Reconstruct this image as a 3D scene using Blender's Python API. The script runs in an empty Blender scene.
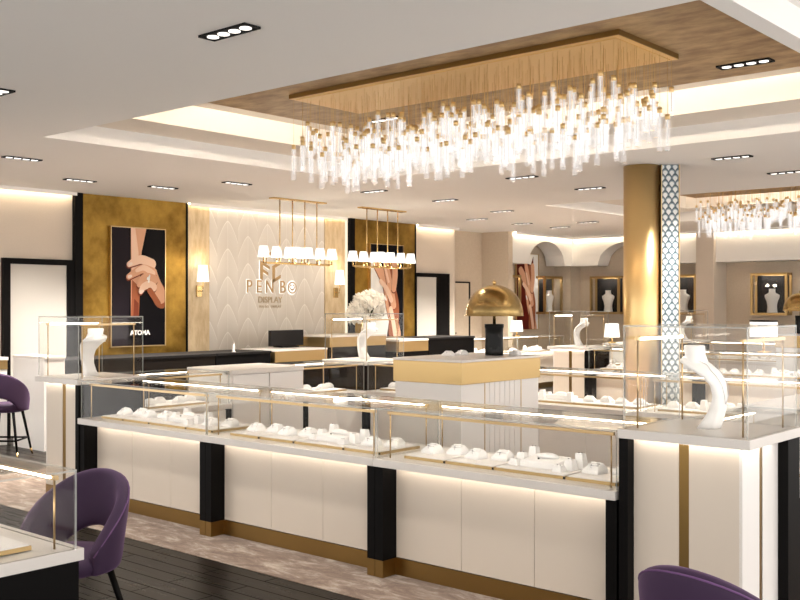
import bpy, math, random
from mathutils import Vector, Matrix
R = random.Random(7)
S = bpy.context.scene
COL = S.collection
PI = math.pi
KIDS = {}

# ------------------------------------------------------------------ materials
def lin(c):
    return tuple(((v/12.92) if v <= .04045 else ((v+.055)/1.055)**2.4) for v in [x/255 for x in c])

def new_mat(name):
    m = bpy.data.materials.new(name); m.use_nodes = True
    nt = m.node_tree; nt.nodes.clear()
    out = nt.nodes.new('ShaderNodeOutputMaterial')
    return m, nt, out

def pbr(name, col, rough=.5, metal=0, spec=.5, emit=None, es=0, coat=0, sheen=0, sheen_tint=None, noise=None, bump=0, bscale=60, stretch=(1,1,1)):
    m, nt, out = new_mat(name)
    b = nt.nodes.new('ShaderNodeBsdfPrincipled')
    b.inputs['Base Color'].default_value = (*col, 1)
    b.inputs['Roughness'].default_value = rough
    b.inputs['Metallic'].default_value = metal
    b.inputs['Specular IOR Level'].default_value = spec
    b.inputs['Coat Weight'].default_value = coat
    b.inputs['Sheen Weight'].default_value = sheen
    if sheen_tint: b.inputs['Sheen Tint'].default_value = (*sheen_tint, 1)
    if emit:
        b.inputs['Emission Color'].default_value = (*emit, 1); b.inputs['Emission Strength'].default_value = es
    if noise or bump:
        tc = nt.nodes.new('ShaderNodeTexCoord'); mp = nt.nodes.new('ShaderNodeMapping')
        mp.inputs['Scale'].default_value = stretch
        nt.links.new(tc.outputs['Object'], mp.inputs['Vector'])
    if noise:   # (second colour, scale, detail, lo, hi)
        c2, sc, det, lo, hi = noise
        n = nt.nodes.new('ShaderNodeTexNoise'); n.inputs['Scale'].default_value = sc; n.inputs['Detail'].default_value = det
        n.inputs['Roughness'].default_value = .62
        nt.links.new(mp.outputs['Vector'], n.inputs['Vector'])
        r = nt.nodes.new('ShaderNodeValToRGB')
        r.color_ramp.elements[0].position = lo; r.color_ramp.elements[0].color = (*col, 1)
        r.color_ramp.elements[1].position = hi; r.color_ramp.elements[1].color = (*c2, 1)
        nt.links.new(n.outputs['Fac'], r.inputs['Fac']); nt.links.new(r.outputs['Color'], b.inputs['Base Color'])
    if bump:
        n2 = nt.nodes.new('ShaderNodeTexNoise'); n2.inputs['Scale'].default_value = bscale; n2.inputs['Detail'].default_value = 4
        nt.links.new(mp.outputs['Vector'], n2.inputs['Vector'])
        bp = nt.nodes.new('ShaderNodeBump'); bp.inputs['Strength'].default_value = bump; bp.inputs['Distance'].default_value = .01
        nt.links.new(n2.outputs['Fac'], bp.inputs['Height']); nt.links.new(bp.outputs['Normal'], b.inputs['Normal'])
    nt.links.new(b.outputs[0], out.inputs[0])
    return m

def emis(name, col, s):
    m, nt, out = new_mat(name)
    e = nt.nodes.new('ShaderNodeEmission'); e.inputs['Color'].default_value = (*col, 1); e.inputs['Strength'].default_value = s
    nt.links.new(e.outputs[0], out.inputs[0]); return m

def glass(name, tint=(.985,.985,.98), base=.012, top=.5, emit=0, ecol=(1,.95,.9), power=4.5):
    m, nt, out = new_mat(name)
    t = nt.nodes.new('ShaderNodeBsdfTransparent'); t.inputs['Color'].default_value = (*tint, 1)
    g = nt.nodes.new('ShaderNodeBsdfGlossy'); g.inputs['Roughness'].default_value = .0
    lw = nt.nodes.new('ShaderNodeLayerWeight'); lw.inputs['Blend'].default_value = .5
    p = nt.nodes.new('ShaderNodeMath'); p.operation = 'POWER'; p.inputs[1].default_value = power
    mu = nt.nodes.new('ShaderNodeMath'); mu.operation = 'MULTIPLY_ADD'; mu.inputs[1].default_value = top; mu.inputs[2].default_value = base
    mx = nt.nodes.new('ShaderNodeMixShader')
    nt.links.new(lw.outputs['Facing'], p.inputs[0]); nt.links.new(p.outputs[0], mu.inputs[0]); nt.links.new(mu.outputs[0], mx.inputs[0])
    nt.links.new(t.outputs[0], mx.inputs[1]); nt.links.new(g.outputs[0], mx.inputs[2])
    last = mx
    if emit:
        e = nt.nodes.new('ShaderNodeEmission'); e.inputs['Color'].default_value = (*ecol, 1); e.inputs['Strength'].default_value = emit
        a = nt.nodes.new('ShaderNodeAddShader'); nt.links.new(mx.outputs[0], a.inputs[0]); nt.links.new(e.outputs[0], a.inputs[1]); last = a
    nt.links.new(last.outputs[0], out.inputs[0]); return m

WARM = (1, .80, .56); WARMW = (1, .90, .77)
M = {}
M['ceil'] = pbr('ceiling_paint', (.92,.90,.875), .9)
M['cove'] = pbr('cove_paint', (.86,.80,.72), .9)
M['wallbeige'] = pbr('beige_wallpaper', (.62,.54,.45), .8, noise=((.635,.555,.465), 60, 2, .4, .6))
M['walltaupe'] = pbr('taupe_plaster', (.57,.475,.365), .85, noise=((.60,.505,.395), 30, 3, .4, .6))
M['white'] = pbr('white_plaster', (.85,.83,.80), .8)
M['cream'] = pbr('cream_lacquer', (.66,.58,.49), .45)
M['whitelac'] = pbr('white_lacquer', (.80,.775,.75), .4)
M['slab'] = pbr('white_stone_top', (.68,.64,.60), .28)
M['black'] = pbr('black_lacquer', (.005,.0045,.0045), .45, spec=.06)
M['blackmat'] = pbr('matte_black', (.010,.009,.009), .6, spec=.15)
M['smoke'] = pbr('smoked_mirror', (.011,.0085,.007), .2, spec=.06)
M['dgrey'] = pbr('charcoal_panel', (.022,.021,.022), .5, spec=.08)
M['gold'] = pbr('polished_brass', (.70,.49,.22), .25, 1)
M['dome'] = pbr('hammered_antique_brass', (.36,.245,.095), .24, 1, noise=((.50,.35,.15), 9, 6, .38, .62), bump=.12, bscale=22)
M['goldrail'] = pbr('champagne_brass', (.56,.40,.21), .3, 1)
M['goldband'] = pbr('brushed_brass', (.50,.355,.165), .4, 1)
M['goldplate'] = pbr('warm_gold_plate', (.86,.58,.24), .4, .45)
M['goldcol'] = pbr('brass_column', (.80,.575,.27), .36, 1)
M['plinth'] = pbr('bronze_plinth', (.29,.18,.062), .35, 1)
M['goldwall'] = pbr('patinated_gold_leaf', (.15,.078,.009), .42, .8, noise=((.42,.255,.048), 2.2, 10, .34, .68), bump=.15, bscale=9)
M['wood'] = pbr('pale_travertine', (.56,.41,.23), .55, noise=((.72,.575,.37), 5, 8, .34, .62), stretch=(3,3,.9), bump=.3, bscale=14)
M['trav'] = pbr('brown_travertine', (.30,.175,.078), .5, noise=((.58,.39,.19), 4.5, 13, .36, .66), stretch=(.8,1.7,1), bump=.12, bscale=12)
M['glass'] = glass('clear_glass')
m_, nt_, out_ = new_mat('glass_edge'); M['glassedge'] = m_
d1 = nt_.nodes.new('ShaderNodeBsdfTransparent'); d2 = nt_.nodes.new('ShaderNodeBsdfPrincipled'); mxp = nt_.nodes.new('ShaderNodeMixShader')
d1.inputs[0].default_value = (.95,.95,.93,1); d2.inputs['Base Color'].default_value = (.62,.64,.61,1); d2.inputs['Roughness'].default_value = .1; mxp.inputs[0].default_value = .42
nt_.links.new(d1.outputs[0], mxp.inputs[1]); nt_.links.new(d2.outputs[0], mxp.inputs[2]); nt_.links.new(mxp.outputs[0], out_.inputs[0])
M['crystal'] = glass('lit_crystal', (.95,.95,.96), .05, .7, emit=.07, ecol=(1,.96,.92), power=1.6)
M['crystalcore'] = emis('crystal_core_light', (1,.93,.86), .36)
M['cap'] = pbr('gilt_cap', (.84,.60,.28), .3, .6)
M['wire'] = pbr('brass_wire', (.72,.48,.2), .4, 1)
M['led'] = emis('led_warm', WARMW, 11)
M['ledcase'] = emis('showcase_led', WARMW, 30)
M['ledunder'] = emis('led_under', WARMW, 6.5)
M['ledcove'] = emis('led_cove', (1,.87,.70), 26)
M['ledwall'] = emis('led_wall', (1,.82,.58), 9)
M['ledslot'] = emis('led_slot', (1,.84,.62), .55)
M['lamp'] = emis('downlight_lens', (1,.93,.84), 1.2)
M['shade'] = emis('lit_shade', (1,.92,.80), .9)
M['velvet'] = pbr('purple_velvet', (.022,.0045,.031), .75, sheen=.26, sheen_tint=(.75,.45,.85))
M['velvetpipe'] = pbr('purple_piping', (.13,.055,.16), .7)
M['tray'] = pbr('white_leatherette', (.84,.81,.78), .6)
M['bust'] = pbr('white_velvet_form', (.86,.85,.84), .6)
M['chain'] = pbr('silver_chain', (.45,.45,.47), .3, 1)
M['gem'] = pbr('dark_gem', (.03,.03,.04), .1)
M['marble'] = pbr('black_marble', (.006,.006,.006), .3, spec=.15, noise=((.05,.048,.045), 7, 8, .52, .8))
m_, nt_, out_ = new_mat('white_petal'); M['petal'] = m_
d1 = nt_.nodes.new('ShaderNodeBsdfDiffuse'); d2 = nt_.nodes.new('ShaderNodeBsdfTranslucent'); mxp = nt_.nodes.new('ShaderNodeMixShader')
d1.inputs[0].default_value = (.92,.90,.86,1); d2.inputs[0].default_value = (.92,.90,.84,1); mxp.inputs[0].default_value = .45
nt_.links.new(d1.outputs[0], mxp.inputs[1]); nt_.links.new(d2.outputs[0], mxp.inputs[2]); nt_.links.new(mxp.outputs[0], out_.inputs[0])
M['leaf'] = pbr('dark_leaf', (.04,.055,.025), .6)
M['vase'] = pbr('white_vase', (.8,.79,.77), .3)
M['door'] = pbr('white_door', (.56,.53,.48), .5)
M['taupedoor'] = pbr('taupe_door', (.36,.29,.22), .6)
M['teal'] = pbr('blue_grey_tile', (.045,.075,.10), .35)
M['tealmid'] = pbr('grey_blue_tile', (.22,.29,.33), .3)
M['tilew'] = pbr('pearl_tile', (.72,.74,.74), .3)
M['halo'] = emis('sign_halo', (1,.95,.86), .7)
M['signgold'] = pbr('sign_gold', (.40,.25,.105), .45, .2)
M['signpale'] = pbr('sign_pale', (.50,.40,.27), .45, .1)
for k, c in dict(p_black=(14,12,16), p_dark=(34,28,34), p_skin=(222,170,138), p_skinl=(240,205,180), p_skind=(160,95,65), p_skinr=(120,60,42),
                 p_white=(246,244,240), p_nail=(244,222,208), p_red=(96,28,20)).items():
    M[k] = pbr('print_'+k, lin(c), .5, spec=.08)

def floor_mat():
    m, nt, out = new_mat('dark_timber_planks')
    b = nt.nodes.new('ShaderNodeBsdfPrincipled')
    tc = nt.nodes.new('ShaderNodeTexCoord')
    br = nt.nodes.new('ShaderNodeTexBrick')
    br.inputs['Scale'].default_value = 1; br.inputs['Brick Width'].default_value = 1.1; br.inputs['Row Height'].default_value = .125
    br.inputs['Mortar Size'].default_value = .005; br.offset = .37
    br.inputs['Color1'].default_value = (.030,.024,.019,1); br.inputs['Color2'].default_value = (.019,.015,.012,1); br.inputs['Mortar'].default_value = (.006,.005,.005,1)
    nt.links.new(tc.outputs['Object'], br.inputs['Vector'])
    mp = nt.nodes.new('ShaderNodeMapping'); mp.inputs['Scale'].default_value = (1.5,22,1)
    n = nt.nodes.new('ShaderNodeTexNoise'); n.inputs['Scale'].default_value = 2; n.inputs['Detail'].default_value = 6
    nt.links.new(tc.outputs['Object'], mp.inputs[0]); nt.links.new(mp.outputs[0], n.inputs['Vector'])
    mx = nt.nodes.new('ShaderNodeMixRGB'); mx.blend_type = 'MULTIPLY'; mx.inputs[0].default_value = .5
    nt.links.new(br.outputs['Color'], mx.inputs[1]); nt.links.new(n.outputs['Color'], mx.inputs[2])
    nt.links.new(mx.outputs[0], b.inputs['Base Color'])
    rr = nt.nodes.new('ShaderNodeMapRange'); rr.inputs[3].default_value = .22; rr.inputs[4].default_value = .36; b.inputs['Specular IOR Level'].default_value = .14
    nt.links.new(n.outputs['Fac'], rr.inputs[0]); rm = nt.nodes.new('ShaderNodeMath'); rm.operation = 'MULTIPLY_ADD'; rm.inputs[1].default_value = .25; nt.links.new(br.outputs['Fac'], rm.inputs[0]); nt.links.new(rr.outputs[0], rm.inputs[2]); nt.links.new(rm.outputs[0], b.inputs['Roughness'])
    sm_ = nt.nodes.new('ShaderNodeMath'); sm_.operation = 'MULTIPLY_ADD'; sm_.inputs[1].default_value = -.03; sm_.inputs[2].default_value = .05; nt.links.new(br.outputs['Fac'], sm_.inputs[0]); nt.links.new(sm_.outputs[0], b.inputs['Specular IOR Level'])
    bp = nt.nodes.new('ShaderNodeBump'); bp.inputs['Strength'].default_value = .25; bp.inputs['Distance'].default_value = .003; bp.invert = True
    nt.links.new(br.outputs['Fac'], bp.inputs['Height']); nt.links.new(bp.outputs[0], b.inputs['Normal'])
    nt.links.new(b.outputs[0], out.inputs[0]); return m
M['floor'] = floor_mat()

def rug_mat():
    m, nt, out = new_mat('mottled_rug')
    b = nt.nodes.new('ShaderNodeBsdfPrincipled'); b.inputs['Roughness'].default_value = .95
    b.inputs['Sheen Weight'].default_value = .2
    tc = nt.nodes.new('ShaderNodeTexCoord'); mp = nt.nodes.new('ShaderNodeMapping'); mp.inputs['Scale'].default_value = (1.2,3.2,1)
    n = nt.nodes.new('ShaderNodeTexNoise'); n.inputs['Scale'].default_value = 3.2; n.inputs['Detail'].default_value = 13; n.inputs['Roughness'].default_value = .76; n.inputs['Distortion'].default_value = .6
    nt.links.new(tc.outputs['Object'], mp.inputs[0]); nt.links.new(mp.outputs[0], n.inputs['Vector'])
    r = nt.nodes.new('ShaderNodeValToRGB')
    e = r.color_ramp.elements; e[0].position = .36; e[0].color = (.14,.082,.052,1); e[1].position = .66; e[1].color = (.56,.48,.40,1)
    x = e.new(.5); x.color = (.25,.17,.122,1)
    nt.links.new(n.outputs['Fac'], r.inputs[0]); nt.links.new(r.outputs[0], b.inputs['Base Color'])
    n2 = nt.nodes.new('ShaderNodeTexNoise'); n2.inputs['Scale'].default_value = 180
    nt.links.new(tc.outputs['Object'], n2.inputs['Vector'])
    bp = nt.nodes.new('ShaderNodeBump'); bp.inputs['Strength'].default_value = .5; bp.inputs['Distance'].default_value = .004
    nt.links.new(n2.outputs['Fac'], bp.inputs['Height']); nt.links.new(bp.outputs[0], b.inputs['Normal'])
    nt.links.new(b.outputs[0], out.inputs[0]); return m
M['rug'] = rug_mat()

# ------------------------------------------------------------------ mesh builder
class MB:
    def __init__(s): s.v = []; s.f = []; s.m = []; s.sm = []
    def add(s, vs, fs, mi=0, smooth=False):
        o = len(s.v); s.v += [tuple(v) for v in vs]
        for i, f in enumerate(fs):
            s.f.append([o+k for k in f]); s.m.append(mi[i] if isinstance(mi, (list, tuple)) else mi); s.sm.append(smooth)
        return s
    def box(s, x0, x1, y0, y1, z0, z1, mi=0):
        if x0 > x1: x0, x1 = x1, x0
        if y0 > y1: y0, y1 = y1, y0
        v = [(x0,y0,z0),(x1,y0,z0),(x1,y1,z0),(x0,y1,z0),(x0,y0,z1),(x1,y0,z1),(x1,y1,z1),(x0,y1,z1)]
        f = [(0,3,2,1),(4,5,6,7),(0,1,5,4),(2,3,7,6),(1,2,6,5),(3,0,4,7)]   # -z +z -y +y +x -x
        return s.add(v, f, mi)
    def pane(s, x0, x1, y0, y1, z0, z1):   # big faces glass(0), edges (1)
        d = [abs(x1-x0), abs(y1-y0), abs(z1-z0)]; k = d.index(min(d))
        mi = [1]*6
        for q in ((4,5),(2,3),(0,1))[k]: mi[q] = 0
        return s.box(x0,x1,y0,y1,z0,z1,mi)
    def quad(s, a, b, c, d, mi=0): return s.add([a,b,c,d], [(0,1,2,3)], mi)
    def loft(s, rings, mi=0, smooth=True, cap=True, closed=True):
        n = len(rings[0]); vs = [p for r in rings for p in r]; fs = []
        for i in range(len(rings)-1):
            for j in range(n if closed else n-1):
                k = (j+1) % n
                fs.append((i*n+j, i*n+k, (i+1)*n+k, (i+1)*n+j))
        if cap:
            fs.append(tuple(range(n))[::-1]); fs.append(tuple((len(rings)-1)*n+k for k in range(n)))
        return s.add(vs, fs, mi, smooth)
    def lathe(s, prof, cx=0, cy=0, n=24, mi=0, cap=True, smooth=True):
        return s.loft([[(cx+r*math.cos(2*PI*k/n), cy+r*math.sin(2*PI*k/n), z) for k in range(n)] for r, z in prof], mi, smooth, cap)
    def cyl(s, cx, cy, z0, z1, r, n=12, mi=0, r2=None): return s.lathe([(r,z0),(r if r2 is None else r2,z1)], cx, cy, n, mi)
    def tube(s, pts, r, n=8, mi=0, closed=False):
        pts = [Vector(p) for p in pts]; rings = []; N = len(pts)
        rr = r if isinstance(r, (list, tuple)) else [r]*N
        for i, p in enumerate(pts):
            if closed: t = pts[(i+1) % N]-pts[i-1]
            else: t = pts[min(i+1,N-1)]-pts[max(i-1,0)]
            t.normalize()
            a = Vector((0,0,1)) if abs(t.z) < .9 else Vector((1,0,0))
            u = t.cross(a).normalized(); w = t.cross(u)
            rings.append([tuple(p+(u*math.cos(2*PI*k/n)+w*math.sin(2*PI*k/n))*rr[i]) for k in range(n)])
        if closed: rings.append(rings[0])
        return s.loft(rings, mi, True, not closed)
    def prism(s, poly, y0, y1, axes='xz', mi=0, smooth=False):
        def P(a, b, c): return {'xz': (a,c,b), 'yz': (c,a,b), 'xy': (a,b,c)}[axes]
        n = len(poly)
        return s.loft([[P(a,b,y0) for a, b in poly], [P(a,b,y1) for a, b in poly]], mi, smooth)
    def mesh(s, name, mats):
        me = bpy.data.meshes.new(name); me.from_pydata(s.v, [], s.f)
        for m in (mats if isinstance(mats, (list, tuple)) else [mats]): me.materials.append(M[m] if isinstance(m, str) else m)
        me.polygons.foreach_set('material_index', s.m); me.polygons.foreach_set('use_smooth', s.sm)
        me.update()
        import bmesh
        bm = bmesh.new(); bm.from_mesh(me); bmesh.ops.recalc_face_normals(bm, faces=bm.faces); bm.to_mesh(me); bm.free()
        return me

def link(o, parent=None):
    COL.objects.link(o)
    if parent is not None:
        o.parent = parent; KIDS.setdefault(parent.name, []).append(o)
    return o
def obj(name, mb, mats, parent=None, bevel=0, sub=0, label=None, loc=None):
    o = link(bpy.data.objects.new(name, mb.mesh(name, mats) if isinstance(mb, MB) else mb), parent)
    if bevel:
        b = o.modifiers.new('bevel', 'BEVEL'); b.width = bevel; b.segments = 2; b.limit_method = 'ANGLE'
    if sub:
        b = o.modifiers.new('sub', 'SUBSURF'); b.levels = sub; b.render_levels = sub
    if label: o['label'] = label
    if loc: o.location = loc
    return o
def tag(o, label, cat, group=None, kind=None):
    if label: o['label'] = label
    if cat: o['category'] = cat
    if group: o['group'] = group
    if kind: o['kind'] = kind
    return o
def thing(name, label, cat, loc=(0,0,0), rz=0, group=None):
    o = link(bpy.data.objects.new(name, None)); o.empty_display_size = .1
    o.location = loc; o.rotation_euler = (0,0,rz)
    return tag(o, label, cat, group)
def struct(name, mb, mats, bevel=0):
    o = obj(name, mb, mats, None, bevel); o['kind'] = 'structure'; return o
def copy_tree(src, parent=None):
    c = src.copy(); link(c, parent)
    for ch in KIDS.get(src.name, []): copy_tree(ch, c)
    return c
def dup(src, loc, rz=None, label=None, group=None):
    c = copy_tree(src); c.location = loc
    if rz is not None: c.rotation_euler = (0,0,rz)
    if label: c['label'] = label
    if group: c['group'] = group
    return c
class Proto:   # first use moves the original, later uses copy it
    def __init__(s, root): s.root = root; s.used = False
    def put(s, loc, rz, label, group=None):
        if not s.used:
            s.used = True; o = s.root; o.location = loc; o.rotation_euler = (0,0,rz)
            o['label'] = label
            if group: o['group'] = group
            return o
        return dup(s.root, loc, rz, label, group)

# ------------------------------------------------------------------ camera
H = 1.6
cam = bpy.data.cameras.new('camera'); cam.sensor_width = 36; cam.lens = 36*1005/800; cam.shift_y = .005
co = bpy.data.objects.new('camera', cam); COL.objects.link(co)
co.location = (0,0,H); co.rotation_euler = (PI/2, 0, math.radians(40.94)); S.camera = co

# ------------------------------------------------------------------ room shell
CZ = 3.0
X0, X1, Y0, Y1 = -12.6, 1.8, -4.0, 19.5  # near and right sides left open to let the world fill light in
fl = struct('floor', MB().box(X0,X1,Y0,Y1,-.06,-.004), 'floor')
DY2 = 7.7
holes = [(-7.78,-1.99,4.40,8.28), (-1.88,1.4,4.40,8.28), (-7.78,-1.99,4.40+DY2,8.28+DY2), (-1.88,1.4,4.40+DY2,8.28+DY2)]
c = MB()
xs = [X0,-7.78,-1.99,-1.88,1.4,X1]; ys = [Y0,4.40,8.28,4.40+DY2,8.28+DY2,Y1]
for i in range(5):
    for j in range(5):
        if i in (1,3) and j in (1,3): continue
        c.quad((xs[i],ys[j],CZ),(xs[i],ys[j+1],CZ),(xs[i+1],ys[j+1],CZ),(xs[i+1],ys[j],CZ))
Z1, Z2 = 3.158, 3.36
for hi, (a,b,d,e) in enumerate(holes):
    for p, q in (((a,d),(a,e)),((a,e),(b,e)),((b,e),(b,d)),((b,d),(a,d))):
        c.quad((*p,CZ),(*q,CZ),(*q,Z1),(*p,Z1))
    a2, b2, d2, e2 = (a+.55, b-.06, d+.05, e-.53)
    if hi in (1,3): a2, b2, d2, e2 = a+.5, b-.5, d+.5, e-.5
    for (x0,x1,y0,y1) in ((a,a2,d,e),(b2,b,d,e),(a2,b2,d,d2),(a2,b2,e2,e)):
        c.quad((x0,y0,Z1),(x0,y1,Z1),(x1,y1,Z1),(x1,y0,Z1), 0 if hi in (1,3) else 1)
    for p, q in (((a2,d2),(a2,e2)),((a2,e2),(b2,e2)),((b2,e2),(b2,d2)),((b2,d2),(a2,d2))):
        c.quad((*p,Z1),(*q,Z1),(*q,Z2),(*p,Z2),1)
    c.quad((a2,d2,Z2),(a2,e2,Z2),(b2,e2,Z2),(b2,d2,Z2),1)
# roof slab above so no world fill light leaks in
c.box(X0,X1,Y0,Y1,3.42,3.5)
struct('ceiling', c, ['ceil','cove'])

# left (logo) wall along Y at X=-11.4, stepping at its far end
WX = -11.4
w = MB().box(WX-.2,WX,2.0,14.7,0,CZ)
struct('wall_left', w, 'wallbeige')
w = MB().box(-11.95,-11.75,14.7,16.0,0,CZ).box(-11.95,-11.4,14.69,14.7,0,CZ).box(-11.95,-11.12,16.0,16.15,0,CZ)
struct('wall_left_return', w, 'walltaupe')
w = MB().box(-11.85,-11.65,16.15,18.95,0,CZ)
struct('wall_alcove', w, 'walltaupe')
w = MB().box(-11.85,X1,18.9,19.1,0,CZ)
struct('wall_far', w, 'walltaupe')

def arch_poly(a0, a1, arches, zb=2.4, zt=CZ, rise=.47):
    pts = [(a0,zt),(a0,zb)]
    for (c0,c1) in arches:
        m, h = (c0+c1)/2, (c1-c0)/2
        pts.append((c0,zb))
        for k in range(1,20):
            t = PI-PI*k/20
            pts.append((m+h*math.cos(t), zb+rise*math.sin(t)))
        pts.append((c1,zb))
    pts += [(a1,zb),(a1,zt)]
    return pts
def arch_wall(mb, a0, a1, arches, t0, t1, axis):
    # vertical strips so that each face is convex
    xs_ = [a0]
    for (c0,c1) in arches:
        xs_ += [c0+(c1-c0)*k/20 for k in range(21)]
    xs_.append(a1)
    def zb(x):
        for (c0,c1) in arches:
            if c0-1e-6 <= x <= c1+1e-6:
                u = (x-(c0+c1)/2)/((c1-c0)/2); return 2.4+.47*math.sqrt(max(0,1-u*u))
        return 2.4
    def P(a, t, z): return (a,t,z) if axis == 'x' else (t,a,z)
    for p, q in zip(xs_[:-1], xs_[1:]):
        if q-p < 1e-6: continue
        mid_flat = not any(c0-1e-6 <= (p+q)/2 <= c1+1e-6 for c0,c1 in arches)
        z0, z1 = (2.4,2.4) if mid_flat else (zb(p),zb(q))
        v = [P(p,t0,z0),P(q,t0,z1),P(q,t0,CZ),P(p,t0,CZ),P(p,t1,z0),P(q,t1,z1),P(q,t1,CZ),P(p,t1,CZ)]
        mb.add(v, [(0,1,2,3),(4,7,6,5),(0,4,5,1)])
    for a in (a0,a1):
        mb.quad(P(a,t0,2.4),P(a,t1,2.4),P(a,t1,CZ),P(a,t0,CZ))
    return mb
struct('trim_1', arch_wall(MB(), 16.15, 18.5, [(16.75,18.1)], -11.15, -11.6, 'y'), 'white')
struct('trim_2', arch_wall(MB(), -11.15, X1, [(-10.55,-9.1)], 18.4, 18.85, 'x'), 'white')
struct('trim_3', MB().box(-8.35,-8.0,18.3,18.9,0,CZ), 'wallbeige')
struct('trim_4', MB().box(-11.65,-11.25,18.5,18.9,0,2.4), 'walltaupe')
# led coves washing the walls
cv, lp = MB(), MB()
for (y0,y1) in ((2.0,6.85),(8.6,11.72),(13.52,14.68)):
    k_ = .006 if y0 == 8.6 else .014
    cv.box(WX+.055,WX+.055+k_,y0,y1,2.984,2.998); lp.box(WX+.10,WX+.115,y0,y1,2.955,2.999)
cv.box(-11.1,X1,18.33,18.345,2.984,2.998); lp.box(-11.1,X1,18.275,18.29,2.955,2.999)
cv.box(-11.09,-11.075,16.16,18.27,2.984,2.998); lp.box(-11.04,-11.025,16.16,18.27,2.955,2.999)
struct('trim_5', cv, 'ledwall'); struct('trim_8', lp, 'ceil')
# door 1 and door 2 (white leaves in black frames), door 3 taupe
def door(n, ya, yb, fl_, fr_, x=WX, zt=2.08, mat='door'):
    d = MB().box(x,x+.06,ya-fl_,ya,0,zt+.07).box(x,x+.06,yb,yb+fr_,0,zt+.07).box(x,x+.06,ya,yb,zt,zt+.07)
    o = struct('door_%d' % n, d, 'black')
    obj('door_leaf', MB().box(x,x+.035,ya,yb,0,zt), mat, o)
    return o
door(1, 6.0, 6.75, .09, .10)
door(2, 13.53, 14.10, .04, .36)
d = struct('door_3', MB().box(-11.75,-11.72,14.78,14.82,0,2.0).box(-11.75,-11.72,15.55,15.59,0,2.0).box(-11.75,-11.72,14.78,15.59,2.0,2.03), 'blackmat')
obj('door_leaf', MB().box(-11.75,-11.73,14.82,15.55,0,2.0), 'walltaupe', d)
obj('door_handle', MB().box(-11.73,-11.70,14.92,14.97,.95,1.15).box(-11.70,-11.66,14.92,15.08,1.04,1.06), 'black', d)
# black strips, gold panels, stone strips, patterned panel
struct('trim_6', MB().box(WX,WX+.07,6.85,6.96,0,CZ).box(WX,WX+.05,8.57,8.60,0,CZ).box(WX,WX+.07,11.82,11.94,0,CZ).box(WX,WX+.05,13.49,13.52,0,CZ), 'black')
for k, (a, b) in enumerate(((6.96,8.57),(11.94,13.49))):
    o = obj('gold_wall_panel', MB().box(WX,WX+.04,a,b,0,CZ), 'goldwall')
    tag(o, ('patinated gold leaf wall panel behind the left poster of a ringed hand', 'patinated gold leaf wall panel to the right of the logo wall')[k], 'wall panel', 'gold wall panels')
for k, (a, b) in enumerate(((8.60,8.97),(11.27,11.72))):
    o = obj('stone_wall_panel', MB().box(WX,WX+.05,a,b,0,CZ), 'wood')
    tag(o, ('pale veined stone strip panel left of the logo wall', 'pale veined stone strip panel right of the logo wall')[k], 'wall panel', 'stone wall panels')
struct('trim_7', MB().box(WX,WX+.02,11.725,11.815,0,CZ), 'ledslot')

def scale_mat():
    m, nt, out = new_mat('feather_relief_panel')
    b = nt.nodes.new('ShaderNodeBsdfPrincipled'); b.inputs['Roughness'].default_value = .55
    tc = nt.nodes.new('ShaderNodeTexCoord'); sp = nt.nodes.new('ShaderNodeSeparateXYZ'); nt.links.new(tc.outputs['Object'], sp.inputs[0])
    def mth(op, a, b2=None, c2=None):
        n = nt.nodes.new('ShaderNodeMath'); n.operation = op
        for i, q in enumerate((a,b2,c2)):
            if q is None: continue
            if isinstance(q, (int,float)): n.inputs[i].default_value = q
            else: nt.links.new(q, n.inputs[i])
        return n.outputs[0]
    u = mth('MULTIPLY', sp.outputs['Y'], 1/.38)
    fu = mth('ABSOLUTE', mth('SUBTRACT', mth('FRACT', u), .5))            # 0 centre .. .5 edge
    fl2 = mth('FLOOR', u)
    off = mth('MULTIPLY', mth('MODULO', fl2, 2), .5)
    cv = mth('MULTIPLY', mth('POWER', fu, 1.5), 2.2)
    v = mth('ADD', mth('ADD', mth('MULTIPLY', sp.outputs['Z'], 1/.40), off), cv)
    d = mth('FRACT', v)                                                    # 1 just below tip
    line = mth('GREATER_THAN', d, .955)
    rib = mth('LESS_THAN', fu, .012)
    ln = mth('MAXIMUM', mth('MULTIPLY', line, .8), mth('MULTIPLY', rib, .6))
    hgt = mth('SUBTRACT', mth('MULTIPLY', d, .7), mth('MULTIPLY', ln, .9))
    r = nt.nodes.new('ShaderNodeValToRGB'); r.color_ramp.elements[0].color = (.66,.61,.55,1); r.color_ramp.elements[1].color = (.94,.91,.86,1)
    nt.links.new(mth('ADD', mth('MULTIPLY', ln, .6), mth('MULTIPLY', d, .24)), r.inputs[0]); nt.links.new(r.outputs[0], b.inputs['Base Color'])  # gradient paints the relief's shading into the colour; pale lines are pattern
    bp = nt.nodes.new('ShaderNodeBump'); bp.inputs['Strength'].default_value = .6; bp.inputs['Distance'].default_value = .02
    nt.links.new(hgt, bp.inputs['Height']); nt.links.new(bp.outputs[0], b.inputs['Normal'])
    nt.links.new(b.outputs[0], out.inputs[0]); return m
M['feather'] = scale_mat()
o = obj('feather_wall_panel', MB().box(WX,WX+.04,8.98,11.26,0,CZ), 'feather')
tag(o, 'off white feather patterned relief panel behind the gold shop logo', 'wall panel')

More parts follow.
